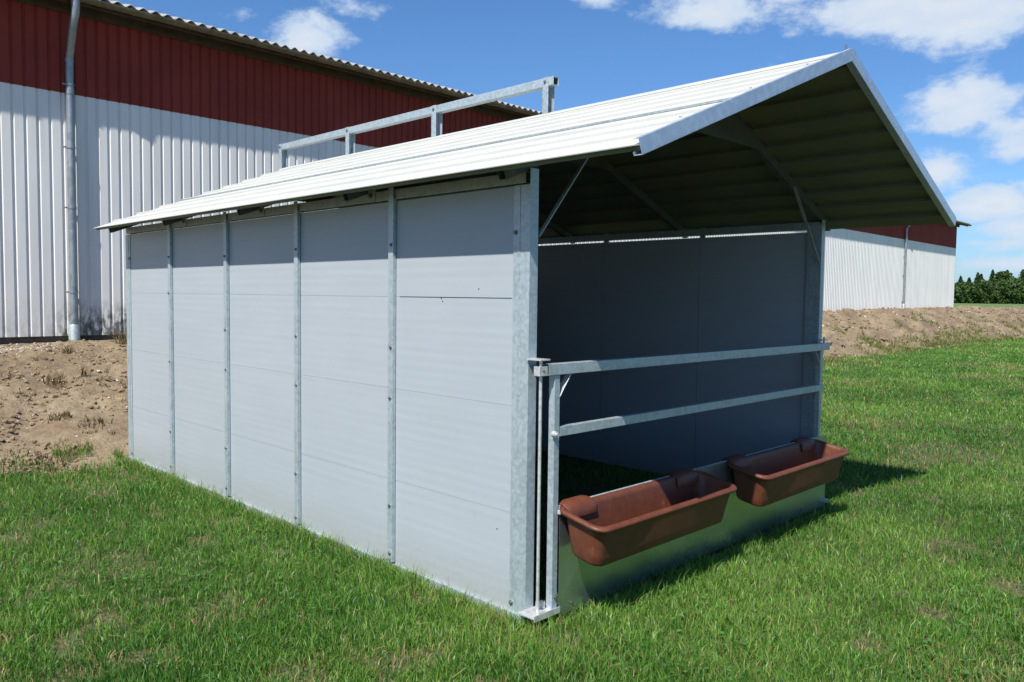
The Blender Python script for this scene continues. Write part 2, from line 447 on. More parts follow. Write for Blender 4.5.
# roof sheets: ribs run along the length; wide pans between narrow raised ribs
def roof_sheet(side):
    ln = (XR + EO) / math.cos(PITCH); n = 9; pitch = ln / n
    top = []; low = []   # (distance from eave, height): narrow ribs above, wide pans below
    for k in range(n):
        a = k * pitch
        top += [(a, 0), (a + pitch * .80, 0), (a + pitch * .815, 0.013), (a + pitch * .95, 0.013), (a + pitch * .985, 0.0)]
        low += [(a + pitch * .10, -0.027), (a + pitch * .66, -0.027), (a + pitch * .68, -0.004), (a + pitch * 1.08, -0.004)]
    top += [(ln, 0)]; low = [(0, -0.004), (pitch * .08, -0.004)] + [p for p in low if p[0] < ln] + [(ln, -0.004)]
    ds = np.unique(np.round([p[0] for p in top + low], 5))
    tt = np.interp(ds, [p[0] for p in top], [p[1] for p in top]); ll = np.interp(ds, [p[0] for p in low], [p[1] for p in low])
    fine = list(zip(ds.tolist(), tt.tolist())); lowp = list(zip(ds.tolist(), ll.tolist()))
    base = -0.016
    def P(d, h, y):
        x = -EO + d * math.cos(PITCH) - (h + base) * math.sin(PITCH); z = ZE + d * math.sin(PITCH) + (h + base) * math.cos(PITCH)
        if side: x = W - x
        return (x, y, z)
    b = MB(); m_ = len(fine)
    ysegs = [YF, YB]
    for pr_, mi in ((fine, 0), (lowp, 1)):
        vs = [P(d, h, y) for y in ysegs for d, h in pr_]
        fs = [(i, i + 1, m_ + i + 1, m_ + i) for i in range(m_ - 1)]
        b.add(vs, fs, mi)
    # closing edges so that the sheet has thickness
    for y in (YF, YB):
        vs = [P(d, h, y) for d, h in fine] + [P(d, h, y) for d, h in lowp]
        b.add(vs, [(i, i + 1, m_ + i + 1, m_ + i) for i in range(m_ - 1)], 0)
    vs = [P(0, 0, YF), P(0, 0, YB), P(0, -0.004, YB), P(0, -0.004, YF)]; b.add(vs, [(0, 1, 2, 3)], 0)
    o = b.build('roof_sheet', [M['rooftop'], M['roofunder']], shed)
    return o, P
sheetL, PL = roof_sheet(0); sheetR, PR = roof_sheet(1)
# overlap seam running along each slope, screws
for P_ in (PL, PR):
    pt_ = (XR + EO) / math.cos(PITCH) / 9; d0 = pt_ * 3.815
    b = MB(); b.add([P_(d0 - .006, 0.003, YF + .02), P_(d0 - .006, 0.003, YB), P_(d0 - 0.003, 0.0125, YB), P_(d0 - 0.003, 0.0125, YF + .02)], [(0, 1, 2, 3)])
    b.build('overlap_seam', M['galv_beam'], shed)
# ridge cap
b = MB()
for s in (1, -1):
    c = Vector((XR, 0, ZR + 0.010))
    def q(d, y, h=0): return (XR + s * d * math.cos(PITCH), y, ZR - 0.0015 - d * math.sin(PITCH) + h)
    b.add([q(0, YF - .004), q(0, YB + .004), q(0.045, YB + .004, 0), q(0.045, YF - .004, 0), q(0.046, YB + .004, -.013), q(0.046, YF - .004, -.013)], [(0, 1, 2, 3), (3, 2, 4, 5)])
b.build('ridge_cap', M['rooftop'], shed)
MB().tube([(XR, YF + 0.03, ZR + .005), (XR, YF + 0.03, ZR + 0.03)], 0.006, 8).build('screw', M['bolt'], shed)

# barge trims on the front and back gable edges (channel section)
def barge(side, y, ys):
    b = MB()
    def q(d, h, yy):
        x = -EO - 0.004 + d * math.cos(PITCH) - h * math.sin(PITCH); z = ZE + d * math.sin(PITCH) + h * math.cos(PITCH)
        return (x if not side else W - x, yy, z)
    ln = (XR + EO + 0.004) / math.cos(PITCH)
    def plate(h0, h1, y0, y1, d0=0.0, trim=True):
        e0 = ln + (h0) * math.tan(PITCH) * 1; e1 = ln + h1 * math.tan(PITCH)
        vs = [q(d0, h0, y0), q(e0, h0, y0), q(e1, h1, y0), q(d0, h1, y0), q(d0, h0, y1), q(e0, h0, y1), q(e1, h1, y1), q(d0, h1, y1)]
        b.add(vs, [(0, 1, 2, 3), (7, 6, 5, 4), (0, 4, 5, 1), (1, 5, 6, 2), (2, 6, 7, 3), (3, 7, 4, 0)])
    plate(-0.056, 0.003, y + ys * .002, y + ys * 0.005)
    plate(0.003, 0.005, y + ys * 0.005, y - ys * 0.020)
    plate(-0.059, -0.056, y + ys * 0.005, y - ys * 0.035)
    plate(-0.056, -0.044, y - ys * 0.032, y - ys * 0.035)
    o = b.build('barge_trim', M['trim'], shed, 0.001)
    for d in (0.35, 0.95, 1.55):
        p = q(d, 0.009, y - ys * 0.03); bo = MB().tube([p, (p[0], p[1], p[2] + 0.005)], 0.006, 8).build('screw', M['trim'], o)
for s in (0, 1):
    barge(s, YF, -1)

# lifting rail standing on the ridge: square tube on channel posts
rail = MB().bar((XR, 1.285, 3.125), (XR, 5.20, 3.125), 0.06, 0.06, hollow=0.004).build('ridge_rail', M['galv'], shed, 0.002)
MB().bar((XR, 1.30, 3.125), (XR, 1.33, 3.125), 0.05, 0.05).build('rail_bore_shade', M['dark'], rail)  # near-black block: shade inside the hollow rail end, put in as colour
for y in (1.36, 2.62, 3.90, 5.16):
    b = MB()
    for s in (-1, 1):
        b.box(XR + s * 0.031, XR + s * 0.036, y - 0.03, y + 0.03, 2.84, 3.157)
    b.box(XR - 0.036, XR + 0.036, y + 0.024, y + 0.029, 2.84, 3.093)
    po = b.build('rail_post', M['galv'], shed, 0.0015)
    bolt(po, (XR - 0.036, y, 3.125), 'x', -1, 0.009)
# right hand hidden side rafters reach the right eave beam; end caps are open tubes

# ------------------------------------------------------------------ feeding gate (hangs between the front posts)
gate = MB().bar((0.036, -0.085, 1.232), (3.15, -0.085, 1.232), 0.05, 0.052, hollow=0.003).build('feeding_gate', M['galv'], shed, 0.002)
def gpart(mb, name, m='galv', bev=0.0015): return mb.build(name, M[m], gate, bev)
gpart(MB().bar((0.128, -0.085, 0.930), (3.08, -0.085, 0.930), 0.035, 0.046, hollow=0.003), 'middle_rail')
gpart(MB().bar((0.104, -0.085, 0.05), (0.104, -0.085, 1.204), 0.037, 0.037, up=(0, 1, 0)), 'gate_post')
gpart(MB().bar((3.030, -0.085, 0.05), (3.030, -0.085, 1.204), 0.037, 0.037, up=(0, 1, 0)), 'gate_post')
gpart(MB().bar((0.13, -0.098, 0.562), (3.06, -0.098, 0.562), 0.014, 0.02), 'sheet_rail')
# folded sheet along the bottom, slightly buckled
nx, nz = 60, 8
vs = []; xs_ = np.linspace(0.128, 3.14, nx); zs_ = np.linspace(0.030, 0.571, nz)
for k, z in enumerate(zs_):
    for i, x in enumerate(xs_):
        vs.append((x, -0.112 + 0.0012 * math.sin(x * 3.1 + z * 2) + 0.0008 * math.sin(x * 9 + 1), z))
b = MB(); b.add(vs, [(k * nx + i, k * nx + i + 1, (k + 1) * nx + i + 1, (k + 1) * nx + i) for k in range(nz - 1) for i in range(nx - 1)], 0, False)
sh = b.build('bottom_sheet', M['galv_sheet'], gate)
so = sh.modifiers.new('Thickness', 'SOLIDIFY'); so.thickness = 0.002
gpart(MB().box(3.12, 3.15, -0.140, -0.112, 0.060, 0.085), 'catch')
for x in np.linspace(0.22, 3.05, 10): bolt(gate, (float(x), -0.114, 0.075), 'y', -1, 0.005, 0.006)
# triangular gussets under the top rail
def gusset(x0, s):
    b = MB().bar((x0 - s * 0.004, -0.088, 1.100), (x0 + s * 0.078, -0.088, 1.207), 0.032, 0.004, up=(0, 1, 0) if False else (-s, 0, 0.75))
    gpart(b, 'gusset', 'bar', 0.0005)
gusset(0.128, 1); gusset(3.006, -1)
# hinge: upright rod with a plate at the top and a bracket at the bottom
gpart(MB().tube([(0.006, -0.085, 0.05), (0.006, -0.085, 1.276)], 0.008, 12), 'hinge_rod', 'bar', 0)
gpart(MB().box(-0.020, 0.045, -0.110, -0.014, 1.276, 1.284), 'hinge_plate', 'bar')
gpart(MB().box(-0.022, 0.035, -0.104, -0.100, 1.205, 1.250).box(-0.022, 0.035, -0.070, -0.066, 1.205, 1.250).box(-0.022, -0.018, -0.100, -0.070, 1.205, 1.250), 'hinge_bracket', 'bar')
gpart(MB().tube([(0.006, -0.106, 1.228), (0.006, -0.060, 1.228)], 0.006, 8), 'hinge_pin', 'bolt', 0)
gpart(MB().box(-0.055, 0.128, -0.118, -0.012, 0.062, 0.070).box(-0.055, 0.128, -0.122, -0.118, 0.050, 0.082).box(-0.015, 0.028, -0.112, -0.06, 0.070, 0.085), 'hinge_bracket', 'bar')
for p in ((0.07, -0.060, 0.072), (0.045, -0.050, 0.072)): gpart(MB().tube([p, (p[0], p[1], p[2] + 0.035)], 0.011, 8), 'bolt', 'bar', 0)
gpart(MB().tube([(0.078, -0.104, 0.925), (0.078, -0.124, 0.925)], 0.016, 8).tube([(0.078, -0.124, 0.925), (0.078, -0.136, 0.925)], 0.010, 6), 'clamp_bolt', 'bar', 0)
bolt(gate, (0.104, -0.1075, 0.13), 'y', -1, 0.007)
gpart(MB().box(0.110, 0.135, -0.128, -0.110, 0.535, 0.555), 'trough_clip', 'bar')
# latch at the right hand end
gpart(MB().box(3.02, 3.14, -0.105, -0.02, 1.278, 1.283).tube([(3.10, -0.085, 1.25), (3.10, -0.085, 1.30)], 0.008, 8).tube([(3.03, -0.085, 1.25), (3.03, -0.085, 1.28)], 0.006, 8), 'latch')
gpart(MB().box(3.10, 3.16, -0.062, 0.0, 0.03, 0.045), 'latch')

# ------------------------------------------------------------------ feed troughs hooked over the gate sheet
def ring(x0, x1, y0, y1, z, r, n=6, wob=0):
    pts = []
    for cx, cy, a0 in ((x1 - r, y1 - r, 0), (x0 + r, y1 - r, 90), (x0 + r, y0 + r, 180), (x1 - r, y0 + r, 270)):
        for k in range(n + 1):
            a = math.radians(a0 + 90 * k / n); pts.append((cx + r * math.cos(a), cy + r * math.sin(a), z))
    return pts
def make_trough(x0):
    root = empty('feed_trough', (x0, -0.12, 0.56))
    X0, X1 = x0, x0 + 1.255; Yb, Yf = -0.112, -0.388; zt, zb = 0.560, 0.360
    def R_(t, ins, z):     # t: 0 bottom, 1 top
        tx = 0.030 * (1 - t); ty = 0.040 * (1 - t)
        return ring(X0 + 0.018 + tx + ins, X1 - 0.018 - tx - ins, Yf + 0.018 + ty + ins, Yb - 0.018 - 0.02 * (1 - t) - ins, z, 0.055 - ins * .6)
    loops = [R_(0, 0.022, zb - .006), R_(0.01, 0.006, zb - 0.003), R_(0.04, 0, zb + 0.008)]
    for t in (0.25, 0.5, 0.75, 0.93): loops.append(R_(t, 0, zb + (zt - zb) * t))
    for ins, dz in ((-0.010, -0.014), (-0.022, -0.008), (-0.026, 0.002), (-0.022, 0.010), (-0.010, 0.014), (0.002, 0.012), (0.010, 0.002)):
        loops.append(R_(1, ins, zt + dz))
    for t in (0.9, 0.6, 0.3, 0.1): loops.append(R_(t, 0.010, zb + 0.010 + (zt - zb) * t))
    loops.append(R_(0.03, 0.02, zb + 0.012)); loops.append(R_(0.0, 0.05, zb + 0.010))
    loops = [[(px_, py_, pz_ - 0.055 * (Yb - py_) / (Yb - Yf)) for (px_, py_, pz_) in lp] for lp in loops]   # the front edge hangs lower
    n = len(loops[0]); vs = [p for lp in loops for p in lp]; fs = []
    for i in range(len(loops) - 1):
        for k in range(n): fs.append((i * n + k, i * n + (k + 1) % n, (i + 1) * n + (k + 1) % n, (i + 1) * n + k))
    b = MB(); b.add(vs, fs, 0, True); b.add(loops[0], [tuple(range(n))], 0); b.add(loops[-1], [tuple(range(n))], 0)
    b.build('basin', M['plastic'], root)
    # rounded saddles moulded on the back edge that hook over the rail
    for hx in (X0 + 0.045, X1 - 0.27):
        w = 0.215; prof = [(Yb - 0.048, zt - 0.05), (Yb - 0.040, zt + 0.004), (Yb - 0.024, zt + 0.016), (Yb + 0.004, zt + 0.026), (Yb + 0.032, zt + 0.027), (Yb + 0.048, zt + 0.018), (Yb + 0.052, zt - 0.03),
                           (Yb + 0.046, zt - 0.03), (Yb + 0.042, zt + 0.012), (Yb + 0.030, zt + 0.020), (Yb + 0.0, zt + 0.019), (Yb - 0.018, zt + 0.009), (Yb - 0.034, zt - 0.002), (Yb - 0.040, zt - 0.05)]
        m_ = len(prof); vs = []; ns = 7
        for k in range(ns):
            u = k / (ns - 1); e = 1 - 0.35 * (abs(2 * u - 1) ** 5)
            for (yy, zz) in prof: vs.append((hx + w * u, yy, zt - 0.05 + (zz - zt + 0.05) * (0.72 + 0.28 * e) if zz > zt else zz))
        fs = []
        for k in range(ns - 1):
            for i in range(m_): fs.append((k * m_ + i, k * m_ + (i + 1) % m_, (k + 1) * m_ + (i + 1) % m_, (k + 1) * m_ + i))
        fs += [tuple(range(m_)), tuple((ns - 1) * m_ + i for i in range(m_ - 1, -1, -1))]
        b = MB(); b.add(vs, fs, 0, True); h = b.build('hook', M['plastic'], root, 0.003)
    return root
t1 = make_trough(0.095)
tag(t1, 'reddish brown plastic feed trough hooked on the gate beside the left gate post, partly sunlit', 'feed trough', 'feed troughs hooked on the gate')
t2 = copy_tree(t1, None, (1.565, 0, 0))
tag(t2, 'brown plastic feed trough hooked on the gate nearest the right corner post, mostly shaded', 'feed trough', 'feed troughs hooked on the gate')

# ================================================================== THE BARN
BA = math.radians(0.66)
BX, BY = 0.123, 10.031
bd = Vector((math.cos(BA), math.sin(BA), 0)); bn = Vector((-math.sin(BA), math.cos(BA), 0))
def bp(s, o, z): return tuple(Vector((BX, BY, 0)) + bd * s + bn * o + Vector((0, 0, z)))
S0, S1 = -16.0, 43.4
barn = tag(empty('barn', bp(0, 0, 0.9)), 'long barn with white and dark red corrugated cladding and grey corrugated roof', 'barn')

def corrug(name, z0, z1, m, off):
    pit = 0.155; h = 0.022; b = MB(); pr = []
    s = S0
    while s < S1 - pit:
        pr += [(s, 0), (s + 0.020, 0), (s + 0.036, h), (s + 0.141, h)]; s += pit
    pr.append((S1, 0)); n = len(pr)
    vs = [bp(s_, -o_ + off, z) for z in (z0, z1) for s_, o_ in pr]
    b.add(vs, [(i, i + 1, n + i + 1, n + i) for i in range(n - 1)])
    return b.build(name, m, barn)
# cladding of the long side, white below and red above
wl = corrug('white_cladding', 0.935, 4.40, M['barnwhite'], 0.0)
wr = corrug('red_cladding', 4.385, 5.70, M['barnred'], -0.004)
b = MB()
DEP = 16.0; RP = math.radians(15)
# plinth, gable ends and back
MB().prism([bp(S0, 0.03, -0.3), bp(S1 - .02, 0.03, -0.3), bp(S1 - .02, 0.2, -0.3), bp(S0, 0.2, -0.3)], (0, 0, 1.25)).build('plinth', M['plinth'], barn)
zr_ = 5.62 + math.tan(RP) * DEP / 2
for s_ in (S0, S1):
    sg = 1 if s_ == S1 else -1
    MB().prism([bp(s_, 0.005, 0.6), bp(s_, DEP, 0.6), bp(s_, DEP, 4.4), bp(s_, 0.005, 4.4)], tuple(bd * sg * 0.02)).build('gable_wall', M['barnwhite'], barn)
    MB().prism([bp(s_, 0.005, 4.403), bp(s_, DEP, 4.403), bp(s_, DEP, 5.62), bp(s_, DEP / 2, zr_), bp(s_, 0.005, 5.62)], tuple(bd * sg * 0.02)).build('gable_top', M['barnred'], barn)
MB().prism([bp(S0, DEP, 0.6), bp(S1, DEP, 0.6), bp(S1, DEP, 5.6), bp(S0, DEP, 5.6)], tuple(bn * 0.03)).build('back_wall', M['barnwhite'], barn)
# corrugated fibre cement roof
EOV = 0.41; ZEV = 5.665
def roof_side(front):
    pit = 0.177; pr = []; s = S0 - 0.7; per = 6
    ns = int((S1 + 0.95 - s) / pit)
    b = MB(); rows = []
    ups = [(-EOV, ZEV), (DEP / 2, ZEV + math.tan(RP) * (DEP / 2 + EOV))] if front else [(DEP + EOV, ZEV), (DEP / 2, ZEV + math.tan(RP) * (DEP / 2 + EOV))]
    for th in (0.012, 0.0):
        for (o_, z) in ups:
            rows.append([bp(s + k * pit / per, o_, z + 0.028 * math.sin(2 * math.pi * k / per) + 0.028 + th) for k in range(ns * per + 1)])
    n = len(rows[0]); vs = [p for r in rows for p in r]; fs = []
    for i in range(n - 1):
        fs += [(i, i + 1, n + i + 1, n + i), (2 * n + i, 3 * n + i, 3 * n + i + 1, 2 * n + i + 1), (i, 2 * n + i, 2 * n + i + 1, i + 1)]
    b.add(vs, fs, 0, True)
    return b.build('roof', M['fibre'], barn)
rf = roof_side(True); roof_side(False)
# soffit, fascia and rafter tails
MB().prism([bp(S0 - .5, -0.335, 5.60), bp(S1 + .8, -0.335, 5.60), bp(S1 + .8, -0.035, 5.66), bp(S0 - .5, -0.035, 5.66)], (0, 0, 0.012)).build('soffit', M['soffit'], barn)
MB().prism([bp(S0 - .5, -0.335, 5.56), bp(S1 + .8, -0.335, 5.56), bp(S1 + .8, -0.312, 5.56), bp(S0 - .5, -0.312, 5.56)], (0, 0, 0.11)).build('fascia', M['soffit'], barn)
MB().prism([bp(S0 - .5, -0.085, 5.50), bp(S1 + .2, -0.085, 5.50), bp(S1 + .2, -0.032, 5.50), bp(S0 - .5, -0.032, 5.50)], (0, 0, 0.165)).build('wall_plate', M['soffit'], barn)
# half round gutter with brackets
b = MB(); prof = [(math.cos(a) * 0.068, math.sin(a) * 0.068) for a in [math.pi * (1 + k / 10) for k in range(11)]]
ro = [(o_, z_) for o_, z_ in prof]; ri = [(o_ * .93, z_ * .93) for o_, z_ in prof[::-1]]
rg = [bp(S0 - .6, -0.405 + o_, 5.655 + z_) for o_, z_ in ro + ri]
b.prism(rg, tuple(bd * (S1 - S0 + 1.5)))
gt = b.build('gutter', M['gutter'], barn)
pr_ = [(o_ * 1.10, z_ * 1.10) for o_, z_ in prof] + [(o_ * 1.02, z_ * 1.02) for o_, z_ in prof[::-1]]
br0 = MB().prism([bp(S0, -0.405 + o_, 5.655 + z_) for o_, z_ in pr_], tuple(bd * 0.03)).build('gutter_bracket', M['gutter'], gt)
for k in range(1, 74):
    c = br0.copy(); COL.objects.link(c); c.parent = gt; c.location = bd * 0.8 * k
# verge board on the right gable
MB().prism([bp(S1 + .22, -0.40, 5.60), bp(S1 + .22, DEP / 2, 5.60 + math.tan(RP) * (DEP / 2 + .48)), bp(S1 + .22, DEP / 2, 5.46 + math.tan(RP) * (DEP / 2 + .48)), bp(S1 + .22, -0.40, 5.54)], tuple(bd * 0.03)).build('verge_board', M['frontwood'], barn)
def downpipe(s, zb, red=0.0):
    pts = [(s, -0.405, 5.64), (s, -0.405, 5.50), (s, -0.395, 5.42), (s - 0.01, -0.34, 5.30), (s - 0.01, -0.20, 4.98), (s, -0.12, 4.88), (s, -0.105, 4.80), (s, -0.105, 4.40), (s, -0.105, zb + .2)]
    P_ = MB().tube([bp(*p) for p in pts], [0.062, 0.055, 0.053, 0.053, 0.053, 0.053, 0.053, 0.053, 0.053], 16).build('downpipe', M['pipe'], barn)
    MB().tube([bp(s, -0.105, 4.36), bp(s, -0.105, 4.44)], 0.059, 16).build('pipe_socket', M['pipe'], P_)
    MB().tube([bp(s, -0.105, 4.80), bp(s, -0.105, 4.86)], 0.059, 16).build('pipe_socket', M['pipe'], P_)
    MB().tube([bp(s, -0.105, zb - .3), bp(s, -0.105, zb + .20), bp(s, -0.105, zb + .23)], [0.075, 0.075, 0.06], 16).build('drain_socket', M['galv_beam'], P_)
    for z in (1.55, 2.75, 3.6, 4.48):
        b = MB().tube([bp(s, -0.105, z), bp(s, -0.105, z + 0.03)], 0.061, 16)
        b.prism([bp(s - 0.012, -0.055, z), bp(s + 0.012, -0.055, z), bp(s + 0.012, 0.0, z), bp(s - 0.012, 0.0, z)], (0, 0, 0.025))
        b.box(*[c for c in ()] or (bp(s, -0.105, z)[0] - 0.10, bp(s, -0.105, z)[0] - 0.055, bp(s, -0.105, z)[1] - 0.006, bp(s, -0.105, z)[1] + 0.006, z + .004, z + 0.024))
        b.build('pipe_clip', M['pipe'], P_)
downpipe(0.83, 0.87); downpipe(35.45, 1.22)

# ================================================================== TERRAIN
def border(x):           # where the lawn meets the sandy bank
    x = np.asarray(x, float)
    return 4.80 + 1.25 * smooth(0.0, 18.0, x) + 0.55 * (fbm(x * 0.55, x * 0 + 3.3, 3, 5) - 0.5) * 2 * (0.3 + 0.7 * smooth(3, 12, x))
def plateau(x): return 0.81 + 0.0105 * np.clip(x, -20, 40)
def base_h(x, y):
    x = np.asarray(x, float); y = np.asarray(y, float)
    b0 = 4.85 + 1.25 * smooth(0.0, 18.0, x)
    ramp_ = smooth(0.0, 1.0, (y - b0) / (9.4 - b0)) * 0.45 + np.clip((y - b0) / (9.4 - b0), 0, 1) * 0.55
    h = plateau(x) * ramp_
    h += 0.02 * (fbm(x * 0.6, y * 0.6, 3, 21) - 0.5) * smooth(6, 12, np.hypot(x - 1.6, y - 2))
    return h

def axis(fine0, fine1, step, lo, hi, g=1.22):
    a = list(np.arange(fine0, fine1 + 1e-6, step)); s = step; v = fine1
    while v < hi: s *= g; v += s; a.append(min(v, hi))
    s = step; v = fine0
    while v > lo: s *= g; v -= s; a.insert(0, max(v, lo))
    return np.array(a)
def grid(name, xs, ys, zf, m, mask=None):
    X, Y = np.meshgrid(xs, ys); Z = zf(X, Y); nx_, ny_ = len(xs), len(ys)
    co = np.stack([X, Y, Z], -1).reshape(-1, 3)
    i = np.arange(nx_ - 1)[None, :] + (np.arange(ny_ - 1) * nx_)[:, None]
    q = np.stack([i, i + 1, i + nx_ + 1, i + nx_], -1).reshape(-1, 4)
    if mask is not None:
        c = co[q].mean(1); q = q[mask(c[:, 0], c[:, 1])]
    return np_mesh(name, co, q, m)
def np_mesh(name, co, faces, m, parent=None, smooth_=True, colour=None):
    me = bpy.data.meshes.new(name); k = faces.shape[1]
    me.vertices.add(len(co)); me.vertices.foreach_set('co', np.ascontiguousarray(co, dtype=np.float32).ravel())
    me.loops.add(faces.size); me.loops.foreach_set('vertex_index', np.ascontiguousarray(faces, dtype=np.int32).ravel())
    me.polygons.add(len(faces)); me.polygons.foreach_set('loop_start', np.arange(len(faces), dtype=np.int32) * k)
    me.polygons.foreach_set('use_smooth', np.full(len(faces), smooth_))
    if colour is not None:
        at = me.color_attributes.new('blade_colour', 'FLOAT_COLOR', 'POINT')
        c4 = np.ones((len(co), 4), np.float32); c4[:, :3] = colour; at.data.foreach_set('color', c4.ravel())
    me.materials.append(m); me.update(calc_edges=True)
    o = bpy.data.objects.new(name, me); return link(o, parent)

def ground_h(x, y):
    b_ = border(x)
    sink = smooth(0.0, 0.5, y - b_) * (1 - smooth(10.0, 10.5, y)) * (x < 90) * (x > -15)
    return base_h(x, y) - 0.40 * sink
g = grid('ground', axis(-8, 22, 0.3, -900, 1500), axis(-8, 14, 0.3, -900, 1500), ground_h, M['ground'])
tag(g, kind='structure')

def dirt_h(x, y):
    h = base_h(x, y); b_ = border(x); e = smooth(-0.05, 0.9, y - b_)
    far = smooth(8, 20, x)
    n = (fbm(x * 1.1, y * 1.1, 4, 31) - 0.5) * 0.16 + (fbm(x * 5, y * 5, 3, 41) - 0.5) * 0.11 + (fbm(x * 16, y * 16, 2, 51) - 0.5) * 0.045
    # rough furrows and ruts on the right part, running nearly along the barn
    f_ = np.abs(fbm(x * 0.22 + y * 0.35, y * 2.3 - x * 0.10, 4, 61) - 0.5) * 2
    n = n + far * ((0.36 - f_) * 0.52 + (fbm(x * 0.8, y * 2.2, 4, 71) - 0.6) * 0.22)
    wallfade = smooth(0.0, 0.9, (9.95 - y))
    wallfade = np.where(x > 44.5, 1.0, wallfade)
    edge = -0.045 + 0.07 * e
    under = smooth(0.0, 0.25, b_ - y) * -0.15
    top_end = -0.2 * smooth(10.5, 13.0, y) * (x > 44)
    # keep the soil clear of the shelter
    clear = np.where((x > 0.0) & (x < W) & (y < L - 0.05), -0.2, 0) - 0.12 * smooth(43, 47, x)
    return h + edge + n * e * (0.25 + 0.75 * wallfade) + under + clear + top_end
xs_d = axis(-5.5, 4.0, 0.045, -16, 95, 1.012)
ys_d = np.arange(4.0, 10.6, 0.06)
dk = grid('dirt_bank', xs_d, ys_d, dirt_h, M['dirt'], lambda x, y: (y > border(x) - 0.35) & ~((x > 0.02) & (x < W - .02) & (y < L - .02)))
tag(dk, kind='structure')
xs_e = np.arange(44.0, 110.0, 0.5); ys_e = np.arange(10.54, 14.0, 0.25)
def dirt_h2(x, y):
    h = base_h(x, y)
    n = (fbm(x * .5, y * .9, 4, 31) - 0.5) * 0.25
    return h - 0.08 + n * 0.5 - 0.35 * smooth(11.5, 13.6, y)
dk2 = grid('dirt_path', xs_e, ys_e, dirt_h2, M['dirt']); tag(dk2, kind='structure')

def surf(x, y):
    b_ = border(x); return np.where(y > b_ - 0.2, np.maximum(dirt_h(x, y), base_h(x, y)), base_h(x, y))

# ------------------------------------------------------------------ camera position for density fall-off
CX, CY, CZ = -2.7215, -2.6028, 1.5734
YAW, PIT, ROL = 0.7886, -0.0556, 0.0119

def blades(name, pts, hgt, wid, col_base, lean, mat_, seed=1, parent=None):
    """pts (n,3); two-segment tapered, curved blades"""
    rng = np.random.default_rng(seed); n = len(pts)
    az = rng.uniform(0, 2 * np.pi, n); la = rng.uniform(0, 2 * np.pi, n)
    sd = np.stack([np.cos(az), np.sin(az), np.zeros(n)], 1)
    ld = np.stack([np.cos(la), np.sin(la), np.zeros(n)], 1)
    ln = (lean * rng.uniform(0.2, 1.0, n))[:, None]; h = hgt[:, None]; w = wid[:, None]
    up = np.array([0, 0, 1.0])[None]
    p0 = pts - up * 0.006
    p1 = pts + up * h * 0.5 * (1 - 0.12 * ln) + ld * h * 0.22 * ln
    p2 = pts + up * h * (1 - 0.38 * ln) + ld * h * 0.80 * ln
    co = np.stack([p0 - sd * w * .5, p0 + sd * w * .5, p1 - sd * w * .42, p1 + sd * w * .42, p2], 1).reshape(-1, 3)
    b0 = np.arange(n)[:, None] * 5
    f = np.concatenate([b0 + np.array([[0, 1, 3]]), b0 + np.array([[0, 3, 2]]), b0 + np.array([[2, 3, 4]])], 1).reshape(-1, 3)
    c = np.repeat(col_base, 5, 0).reshape(n, 5, 3).copy()
    c[:, 4] *= np.array([1.15, 1.08, 0.9])
    return np_mesh(name, co, f, mat_, parent, True, c.reshape(-1, 3))

def scatter(n0, r0, r1, power, a0, a1, seed):
    """random points in a fan seen from the camera, density n0*(3.2/r)^power per m2"""
    rng = np.random.default_rng(seed)
    rr = np.linspace(r0, r1, 400); dens = n0 * np.minimum(1, (3.2 / rr) ** power) * rr * (a1 - a0)
    cum = np.concatenate([[0], np.cumsum((dens[1:] + dens[:-1]) / 2 * np.diff(rr))])
    n = int(cum[-1]); r = np.interp(rng.uniform(0, cum[-1], n), cum, rr); a = rng.uniform(a0, a1, n)
    return CX + r * np.sin(a), CY + r * np.cos(a), r, rng

x, y, r, rng = scatter(21000, 1.7, 58, 1.75, YAW - math.radians(48), YAW + math.radians(50), 3)
b_ = border(x)
inside = (x > -0.01) & (x < W + 0.01) & (y > -0.0) & (y < L + 0.02)
keep = (y < b_ + 0.15 + 0.35 * (fbm(x * 2.0, y * 2.0, 3, 77) - 0.5)) | ((rng.uniform(0, 1, len(x)) < 0.22) & (y < b_ + 0.7) & (fbm(x * 3, y * 3, 2, 78) > 0.55))
keep &= ~(inside & (rng.uniform(0, 1, len(x)) < 0.55))
keep &= ~((np.abs(x + 0.00) < 0.035) & (y > -0.02) & (y < L + .05)) & ~((np.abs(x - W) < 0.05) & (y > -0.02) & (y < L + .05)) & ~((np.abs(y - L) < 0.05) & (x > -.05) & (x < W + .05))
keep &= ~((np.abs(y + 0.11) < 0.03) & (x > 0.0) & (x < 3.25))
# thin, worn patches
worn = fbm(x * 0.9 + 4, y * 0.9 + 8, 4, 91); spot = fbm(x * 3.5, y * 3.5, 3, 97)
bare = (smooth(0.60, 0.72, worn) * 0.22 + smooth(0.68, 0.78, spot) * 0.6)
for (px_, py_, rr_, k_) in ((1.55, -1.35, 0.12, .7), (2.25, -1.55, 0.15, .8), (0.95, -1.25, 0.11, .6), (6.3, -0.1, 0.7, .45), (7.6, -.9, .8, .35), (1.9, -1.75, 0.15, .6), (-1.0, 1.1, 0.25, .45), (-1.2, 2.2, .3, .35)):
    d_ = np.hypot(x - px_, y - py_) / rr_ + 1.1 * (fbm(x * 7, y * 7, 3, 99) - 0.5)
    bare = np.maximum(bare, k_ * smooth(1.1, 0.45, d_) if False else k_ * (1 - smooth(0.45, 1.1, d_)))
keep &= rng.uniform(0, 1, len(x)) > bare
x, y, r, bare, worn = x[keep], y[keep], r[keep], bare[keep], worn[keep]
n = len(x); z = surf(x, y)
tuft = fbm(x * 2.6, y * 2.6, 3, 101); clump = fbm(x * 9, y * 9, 2, 103)
far = np.maximum(1, r / 5.5)
